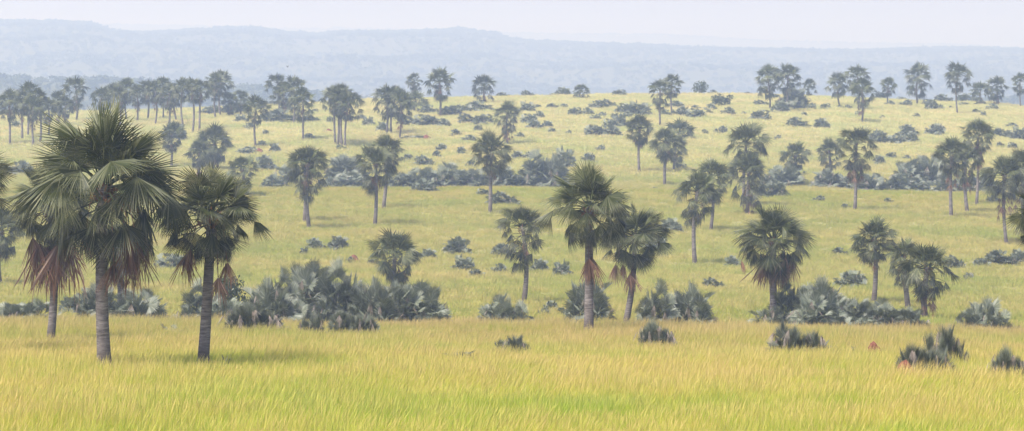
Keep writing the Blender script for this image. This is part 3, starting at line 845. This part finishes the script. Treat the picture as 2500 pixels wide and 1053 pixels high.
# centre x, base y, width, height, kind, detail, label
NEARB = [
 (620, 802, 140, 72, 'spiky', 2, 'large spiky bush with pale dead leaves in front of the long thicket'),
 (757, 804, 62, 48, 'spiky', 2, 'small spiky bush between two wider ones in front of the thicket'),
 (866, 804, 98, 58, 'spiky', 2, 'fan-shaped bush with brown foot in front of the thicket'),
 (1250, 852, 92, 44, 'spiky', 2, 'lone spiky bush in open foreground grass, left of the big dark palm'),
 (1603, 834, 92, 60, 'spiky', 2, 'spiky bush in foreground grass right of the big dark palm'),
 (1955, 854, 138, 78, 'spiky', 2, 'wide spiky bush with pink-grey dead leaves below the skirted palm'),
 (2262, 905, 118, 84, 'spiky', 2, 'scrubby bush beside the nearest red mound'),
 (2304, 880, 100, 108, 'spiky', 2, 'upright young palm bush rising behind the nearest red mound'),
 (2462, 912, 96, 76, 'spiky', 2, 'dark spiky bush at the right edge of the foreground'),
 (1120, 870, 62, 26, 'small', 2, 'tiny dry bush sinking into foreground grass, below the thicket'),
 (410, 804, 52, 24, 'small', 1, 'small dry grey bush between the two right-hand near trunks'),
 (552, 882, 26, 22, 'small', 1, 'dry weed-like bush right of the near right-hand trunk'),
 (2081, 852, 14, 22, 'small', 1, 'tiny upright bush left of the red mound'),
 (60, 777, 140, 56, 'wide', 2, 'low wide bush at the left edge behind the golden grass'),
 (128, 775, 60, 26, 'small', 1, 'little bush behind the left-hand near trunk'),
 (195, 752, 92, 38, 'wide', 1, 'sloping bush between the left-hand and the largest trunk'),
 (236, 775, 90, 80, 'round', 2, 'tall bush half hidden by the largest trunk'),
 (335, 778, 118, 82, 'round', 2, 'rounded bush right of the largest trunk'),
 (478, 778, 92, 74, 'round', 2, 'leftmost bush of the long thicket, behind the near trunk'),
 (655, 782, 130, 118, 'round', 2, 'pale rounded bush in the left half of the long thicket'),
 (762, 765, 112, 120, 'round', 2, 'highest bush of the thicket with a flat arching top'),
 (722, 782, 76, 62, 'round', 2, 'bright green bush low in the middle of the thicket'),
 (818, 782, 118, 112, 'round', 2, 'broad fan-topped bush in the middle of the thicket'),
 (915, 786, 130, 122, 'round', 2, 'dark-hearted tall bush in the right half of the thicket'),
 (1024, 784, 124, 92, 'round', 2, 'open fan-leaved bush at the right end of the thicket'),
 (548, 780, 96, 62, 'round', 2, 'bush low at the foot of the dark broad-leaved bush in the thicket'),
 (698, 776, 80, 96, 'round', 2, 'bush filling the gap left of the flat-topped thicket bush'),
 (866, 778, 80, 100, 'round', 2, 'narrow bush between the two tallest fan-topped bushes of the thicket'),
 (968, 784, 80, 92, 'round', 2, 'bush beside the open fan-leaved one at the right end of the thicket'),
 (1083, 784, 50, 26, 'small', 1, 'small low bush right of the thicket end'),
 (1230, 784, 132, 74, 'wide', 2, 'rounded bush at the foot of the rust-collared palm'),
 (1436, 772, 118, 118, 'round', 2, 'tall dense bush behind the trunk of the big dark palm'),
 (1412, 788, 62, 34, 'small', 2, 'small green bush at the foot of the big dark palm'),
 (1545, 792, 42, 26, 'small', 1, 'little bush at the foot of the leaning palm'),
 (1616, 790, 84, 84, 'round', 2, 'left part of the bushy clump right of the leaning palm'),
 (1688, 790, 118, 112, 'round', 2, 'tallest bush of the clump right of the leaning palm'),
 (1738, 790, 44, 34, 'small', 1, 'small bush at the right end of the clump by the leaning palm'),
 (1858, 787, 50, 56, 'small', 2, 'dark little bush left of the skirted palm trunk'),
 (1916, 785, 80, 84, 'round', 2, 'pale bush right behind the skirted palm trunk'),
 (2004, 768, 118, 104, 'round', 2, 'high broad bush behind others, right of the skirted palm'),
 (2002, 791, 112, 88, 'round', 2, 'front bush with a pale dead leaf, right of the skirted palm'),
 (2098, 790, 92, 70, 'round', 2, 'upright bush below the thin-trunked palm on the lower right'),
 (2100, 797, 84, 28, 'wide', 1, 'low green bush edging the golden grass, lower right'),
 (2203, 797, 124, 60, 'wide', 2, 'spreading bush below the broad drooping palm'),
 (2396, 804, 130, 74, 'wide', 2, 'wide rounded bush alone near the right edge'),
 (2050, 788, 80, 72, 'round', 2, 'bush squeezed behind the two front bushes right of the skirted palm'),
 (2150, 794, 76, 54, 'round', 2, 'bush just left of the spreading one below the broad drooping palm'),
 (1655, 788, 80, 90, 'round', 2, 'middle bush of the clump right of the leaning palm'),
 (2480, 805, 42, 22, 'small', 1, 'small bush at the right edge behind the golden grass'),
 (2078, 690, 58, 44, 'round', 1, 'bluish bush left of the thin-trunked palm on the lower right'),
]
MIDB = [(772, 598, 35, 22), (826, 598, 40, 25), (745, 612, 20, 12), (853, 630, 18, 10), (1112, 610, 52, 38), (1045, 624, 34, 20), (1128, 650, 45, 28),
 (1162, 665, 30, 18), (1218, 655, 35, 20), (1317, 653, 35, 25), (1375, 662, 38, 28), (1345, 742, 30, 20), (1325, 756, 30, 14),
 (1638, 554, 40, 24), (1604, 600, 52, 32), (1743, 691, 46, 20), (1790, 641, 30, 22), (2050, 613, 36, 16), (2330, 641, 42, 24),
 (2395, 642, 32, 22), (2442, 636, 66, 34), (2485, 634, 36, 28), (2365, 673, 24, 22), (1230, 616, 52, 30), (1230, 491, 65, 28), (420, 646, 72, 30),
 (2065, 502, 22, 10), (1998, 485, 27, 13), (1178, 470, 27, 12), (2170, 488, 22, 10), (2430, 488, 35, 14), (910, 640, 24, 12),
 (672, 451, 62, 30), (845, 452, 100, 40), (842, 438, 72, 56), (832, 400, 38, 26), (650, 407, 38, 32), (975, 452, 60, 32),
 (1036, 460, 58, 30), (1030, 450, 66, 44), (1090, 450, 120, 56), (1158, 452, 66, 40), (1216, 450, 66, 44), (1258, 450, 52, 34),
 (1308, 448, 66, 62), (1352, 448, 76, 78), (1374, 402, 46, 40), (1437, 388, 26, 22), (1464, 363, 23, 13), (1262, 380, 22, 13), (1290, 380, 26, 14),
 (1915, 446, 72, 46), (1882, 472, 60, 34), (2020, 450, 66, 44), (2066, 452, 44, 30), (2125, 461, 62, 42), (2185, 461, 52, 38), (2220, 460, 84, 34),
 (2225, 449, 66, 54), (2268, 448, 72, 74), (2305, 463, 42, 32), (2400, 462, 52, 44), (2352, 462, 40, 30), (700, 440, 40, 52), (712, 438, 40, 34),
 (672, 366, 22, 18), (640, 353, 15, 11), (755, 333, 20, 13), (687, 293, 76, 32), (760, 291, 36, 13), (901, 300, 25, 16), (880, 289, 28, 13),
 (810, 293, 22, 12), (933, 314, 24, 18), (1048, 273, 40, 22), (1000, 299, 44, 20), (1037, 301, 52, 22), (1078, 301, 40, 16), (1100, 277, 52, 20), (1125, 268, 60, 20), (1168, 264, 60, 22),
 (1145, 296, 42, 22), (1182, 298, 44, 20), (1015, 334, 62, 8), (1115, 325, 20, 13), (1168, 313, 18, 10), (1145, 338, 34, 13),
 (1078, 361, 20, 17), (1064, 376, 17, 12), (1127, 367, 18, 11), (1038, 396, 40, 21), (995, 384, 22, 14), (1148, 400, 20, 13), (834, 359, 22, 9), (648, 323, 14, 8),
 (1228, 231, 32, 11), (1289, 230, 28, 14), (1374, 230, 30, 18), (1347, 229, 24, 6), (1411, 238, 12, 8), (1513, 230, 30, 12), (1740, 225, 24, 11),
 (1828, 227, 18, 5), (1866, 227, 20, 8), (1350, 259, 28, 10), (1372, 259, 24, 9), (1311, 259, 18, 6), (1455, 259, 34, 18), (1485, 259, 40, 20),
 (1405, 277, 30, 16), (1432, 277, 36, 18), (1466, 281, 24, 11), (1452, 287, 26, 7), (1315, 281, 25, 14), (1285, 267, 30, 20), (1290, 296, 36, 19),
 (1306, 308, 30, 20), (1336, 306, 22, 13), (1347, 318, 16, 8), (1268, 330, 22, 11), (1388, 321, 12, 7), (1525, 273, 34, 22), (1558, 274, 44, 26),
 (1527, 282, 30, 14), (1450, 324, 40, 20), (1487, 325, 52, 26), (1515, 304, 36, 24), (1488, 306, 30, 17), (1440, 316, 24, 13), (1575, 278, 22, 12),
 (1502, 284, 16, 10), (1625, 279, 32, 16), (1660, 278, 40, 22), (1697, 281, 38, 17), (1645, 256, 40, 14), (1727, 274, 22, 20), (1738, 262, 20, 12),
 (1777, 276, 34, 19), (1859, 252, 32, 11), (1858, 287, 40, 19), (1815, 274, 14, 5), (1760, 318, 28, 14), (1665, 406, 24, 8), (1600, 458, 22, 6),
 (1722, 319, 14, 7), (1905, 269, 34, 24), (1935, 259, 54, 42), (1978, 262, 24, 14), (2016, 261, 22, 10), (2052, 259, 18, 6), (2072, 259, 16, 6), (1963, 277, 12, 6),
 (1946, 303, 48, 22), (2006, 308, 29, 21), (2096, 278, 17, 8), (2172, 253, 24, 11), (2211, 255, 30, 15), (2200, 236, 22, 7), (2237, 282, 17, 9),
 (2280, 263, 40, 20), (2268, 253, 30, 12), (2303, 242, 42, 20), (2323, 261, 12, 5), (2352, 253, 24, 5), (2422, 262, 28, 13), (2385, 271, 17, 8),
 (2402, 279, 13, 8), (2468, 304, 24, 8), (2432, 327, 27, 17), (2462, 330, 23, 14), (2488, 336, 34, 27), (2285, 322, 36, 28), (2219, 324, 35, 23),
 (2221, 340, 30, 20), (2186, 342, 38, 22), (2146, 342, 42, 32), (2154, 284, 13, 6), (2146, 392, 23, 15), (2176, 379, 23, 9), (2213, 383, 17, 9),
 (2443, 352, 17, 9), (2471, 357, 20, 11), (1966, 422, 15, 8), (1898, 334, 15, 8), (2360, 241, 42, 20), (40, 306, 22, 13),
 (500, 274, 30, 16), (526, 273, 34, 22), (556, 272, 32, 22), (582, 270, 30, 20), (585, 294, 26, 16), (608, 309, 30, 13), (600, 369, 42, 16), (636, 352, 14, 10),
 (425, 336, 44, 36), (165, 322, 34, 14), (650, 290, 30, 16), (700, 268, 30, 18), (645, 262, 26, 14), (770, 270, 14, 6), (50, 420, 60, 34), (160, 400, 60, 34), (1890, 236, 24, 8), (1700, 262, 22, 9)]

def place_bush(cx, yb, wd, ht, kd, lod, label, i):
    x, y = hit(cx, yb); k = y / F; zg = gz(x, y); q = random.Random(i * 17 + 3)
    g_, d_, W = KINDS[(kd, lod)][i % len(KINDS[(kd, lod)])]
    Hm = ht * k * (1.3 if lod < 2 else 1.38) + GH * (1.25 if yb > 800 else .75); sx = wd * k / W * (1.22 if yb > 700 else 1.42)
    sy = max(min(sx, Hm * 1.2), .5 * Hm)
    flip = q.random() < .5; rz = R(q.uniform(-12, 12)) + (math.pi if flip else 0)
    if lod == 2:
        o = bpy.data.objects.new('palm_bush', None); COL.objects.link(o)
        link('leaves', g_, o); link('dead_leaves', d_, o)
    elif lod == 1:
        o = bpy.data.objects.new('palm_bush', None); COL.objects.link(o)
        link('leaves', g_, o); link('dead_leaves', d_, o)
    else:
        o = link('palm_bush', g_)
    o.location = (x, y, zg); o.scale = (sx, sy, Hm); o.rotation_euler = (0, 0, rz)
    tag(o, label, 'palm bush', GB)

for i, (cx, yb, wd, ht, kd, lod, label) in enumerate(NEARB):
    place_bush(cx, yb, wd, ht, kd, lod, label, i)

def rel_label(cx, cy, wd, ht, used):
    size = 'tiny' if wd < 18 else 'small' if wd < 32 else 'middling' if wd < 56 else 'large'
    shape = 'flat' if ht < wd * .38 else 'rounded' if ht < wd * .72 else 'upright'
    c = []
    for short, ax, ay, bx, by in LAND:
        for (qx, qy, part) in ((ax, ay, ''), (bx, by, 'the foot of ')):
            c.append((math.hypot(cx - qx, cy - qy), qx, qy, part + short[4:] if short.count(' ') > 5 and part == '' else part + short))
    c.sort()
    opts = []
    for dist, qx, qy, nm in c[:10]:
        dx, dy = cx - qx, cy - qy
        h = '' if abs(dx) < .4 * abs(dy) else ('left' if dx < 0 else 'right')
        v = '' if abs(dy) < .4 * abs(dx) else ('below' if dy > 0 else 'above')
        where = (v + ' ' + h).strip() + (' of' if h else '')
        step = 'just ' if dist < 45 else '' if dist < 110 else 'well ' if dist < 220 else 'far '
        if len(('a b palm bush ' + step + where + ' ' + nm).split()) > 16: continue
        opts.append('%s %s palm bush %s%s %s' % (size, shape, step, where, nm))
    for s in opts:
        if s not in used: used.add(s); return s
    return opts[0]
used = set()
for i, (cx, yb, wd, ht) in enumerate(MIDB):
    a = wd / ht
    kd = 'row' if a > 2.9 and wd > 40 and ht <= 40 else 'wide' if a > 1.7 else 'round' if a > 1.1 or wd > 60 else 'small'
    place_bush(cx, yb, wd, ht, kd, 2 if ht > 40 else 1, rel_label(cx, yb - ht / 2, wd, ht, used), i + 50)

# broad-leaved bushes and small trees
LEAFY = [(566, 770, 138, 118, 'dark twiggy broad-leaved bush behind the near right-hand trunk', 1600, 'leafy'),
         (1710, 226, 42, 34, 'small round leafy tree standing alone on the ridge crest', 700, 'leafy'),
         (1764, 254, 64, 30, 'smooth green rounded bush below the ridge crest', 900, 'leafy'),
         (2152, 236, 44, 26, 'brownish rounded bush beside the pale tan ridge palm', 600, 'leafy')]
for j, (cx, yb, wd, ht, lab, n, mt) in enumerate(LEAFY):
    x, y = hit(cx, yb); k = y / F
    o = bpy.data.objects.new('leafy_bush', None); COL.objects.link(o)
    o.location = (x, y, gz(x, y)); Hm = ht * k + .5
    o.scale = (wd * k / 1.25, wd * k / 1.25, Hm)
    link('foliage', make_leafy(950 + j, n, 'foliage', mt, 14, .04 if j == 0 else .06), o)
    link('stems', make_stems(960 + j, 8, .65), o)
    tag(o, lab, 'bush')

# ================================================================== termite mounds
MOUNDS = [(2137, 857, 40, 24, 'steep red termite mound in foreground grass, lower right'),
          (2216, 908, 52, 30, 'nearest orange-red termite mound, leaning on a scrubby bush'),
          (866, 629, 24, 11, 'small pinkish red mound left of the short-trunked palm'),
          (633, 367, 20, 8, 'small red mound below the rounded single palm on the left'),
          (803, 318, 15, 6, 'faint reddish mound left of the five-trunked clump'),
          (1042, 334, 18, 7, 'faint reddish mound among flat bushes below the ridge')]
for j, (cx, yb, wd, ht, lab) in enumerate(MOUNDS):
    x, y = hit(cx, yb); k = y / F; rad = wd * k * .74; Hm = ht * k * .95 + GH * (1.0 if yb > 800 else .7)
    q = random.Random(j); B = MB(); vs = []; fs = []; nr, ns = 14, 30
    lob = [(q.uniform(-.35, .35), q.uniform(.5, 1)) for _ in range(3)]
    for a in range(nr):
        t = a / (nr - 1)
        for b in range(ns):
            th = 2 * math.pi * b / ns
            rr_ = rad * (1.0 - .55 * t) * math.sqrt(max(0.002, 1 - t ** 2.4)) * (1 + .22 * math.sin(3 * th + 5 * t + j) + .12 * math.sin(7 * th - 9 * t) + q.uniform(-.05, .05))
            vs.append((rr_ * math.cos(th) - .15 * rad * t, rr_ * math.sin(th), -.3 + (Hm + .3) * (t ** .85) + q.uniform(-.03, .03) * Hm))
    for a in range(nr - 1):
        for b in range(ns): fs.append((a * ns + b, a * ns + (b + 1) % ns, (a + 1) * ns + (b + 1) % ns, (a + 1) * ns + b))
    fs.append(tuple((nr - 1) * ns + b for b in range(ns)))
    B.add(vs, fs, [(.5, .5, .5)] * len(vs))
    o = link('termite_mound', B.mesh('termite_mound', 'earth', True), None, (x, y, gz(x, y)))
    tag(o, lab, 'termite mound', 'red termite mounds')

# a small bird in the air
def bird():
    y = 620.0; x = azim(702, 164) * y; z = y * float(slope(164)); B = MB()
    def ring(cx, r, n=8): return [(cx, r * math.cos(6.283 * i / n), r * math.sin(6.283 * i / n) * .9) for i in range(n)]
    prof = [(-.30, .012), (-.20, .03), (-.08, .055), (.04, .06), (.13, .04), (.18, .038), (.22, .028), (.27, .006)]
    vs = [p for c_, r in prof for p in ring(c_, r)]; fs = []
    for a in range(len(prof) - 1):
        for b in range(8): fs.append((a * 8 + b, a * 8 + (b + 1) % 8, a * 8 + 8 + (b + 1) % 8, a * 8 + 8 + b))
    B.add(vs, fs, [(.5, .5, .5)] * len(vs))
    for sg in (-1, 1):
        B.add([(.08, .03 * sg, .03), (-.07, .03 * sg, .03), (-.10, .22 * sg, .20), (.07, .20 * sg, .19), (-.12, .36 * sg, .36)], [(0, 1, 2, 3), (3, 2, 4)], [(.5, .5, .5)] * 5)
    B.add([(-.28, -.03, 0), (-.28, .03, 0), (-.42, .06, 0), (-.42, -.06, 0)], [(0, 1, 2, 3)], [(.5, .5, .5)] * 4)
    o = link('bird', B.mesh('bird', 'feather', True), None, (x, y, z)); o.rotation_euler = (0, 0, .9)
    tag(o, 'tiny dark bird flying above the palms left of centre', 'bird')
bird()

# ================================================================== haze
def haze():
    me = bpy.data.meshes.new('haze')
    x0, x1, y0, y1, z0, z1 = -10800, 10800, -420, 18200, -98, 215
    v = [(x, y, z) for z in (z0, z1) for y in (y0, y1) for x in (x0, x1)]
    me.from_pydata(v, [], [(0, 2, 3, 1), (4, 5, 7, 6), (0, 1, 5, 4), (2, 6, 7, 3), (0, 4, 6, 2), (1, 3, 7, 5)])
    m = bpy.data.materials.new('haze'); m.use_nodes = True; n = m.node_tree.nodes; n.clear()
    pv = n.new('ShaderNodeVolumePrincipled'); out = n.new('ShaderNodeOutputMaterial')
    pv.inputs['Color'].default_value = (.56, .715, 1.0, 1)
    pv.inputs['Density'].default_value = 3.3e-4
    pv.inputs['Anisotropy'].default_value = 0.26
    pv.inputs['Absorption Color'].default_value = (1, 1, 1, 1)
    m.node_tree.links.new(pv.outputs[0], out.inputs['Volume'])
    me.materials.append(m); o = link('haze', me); tag(o, 'thin bluish haze filling the air over the valley', 'haze', kind='stuff')
    return o
haze()
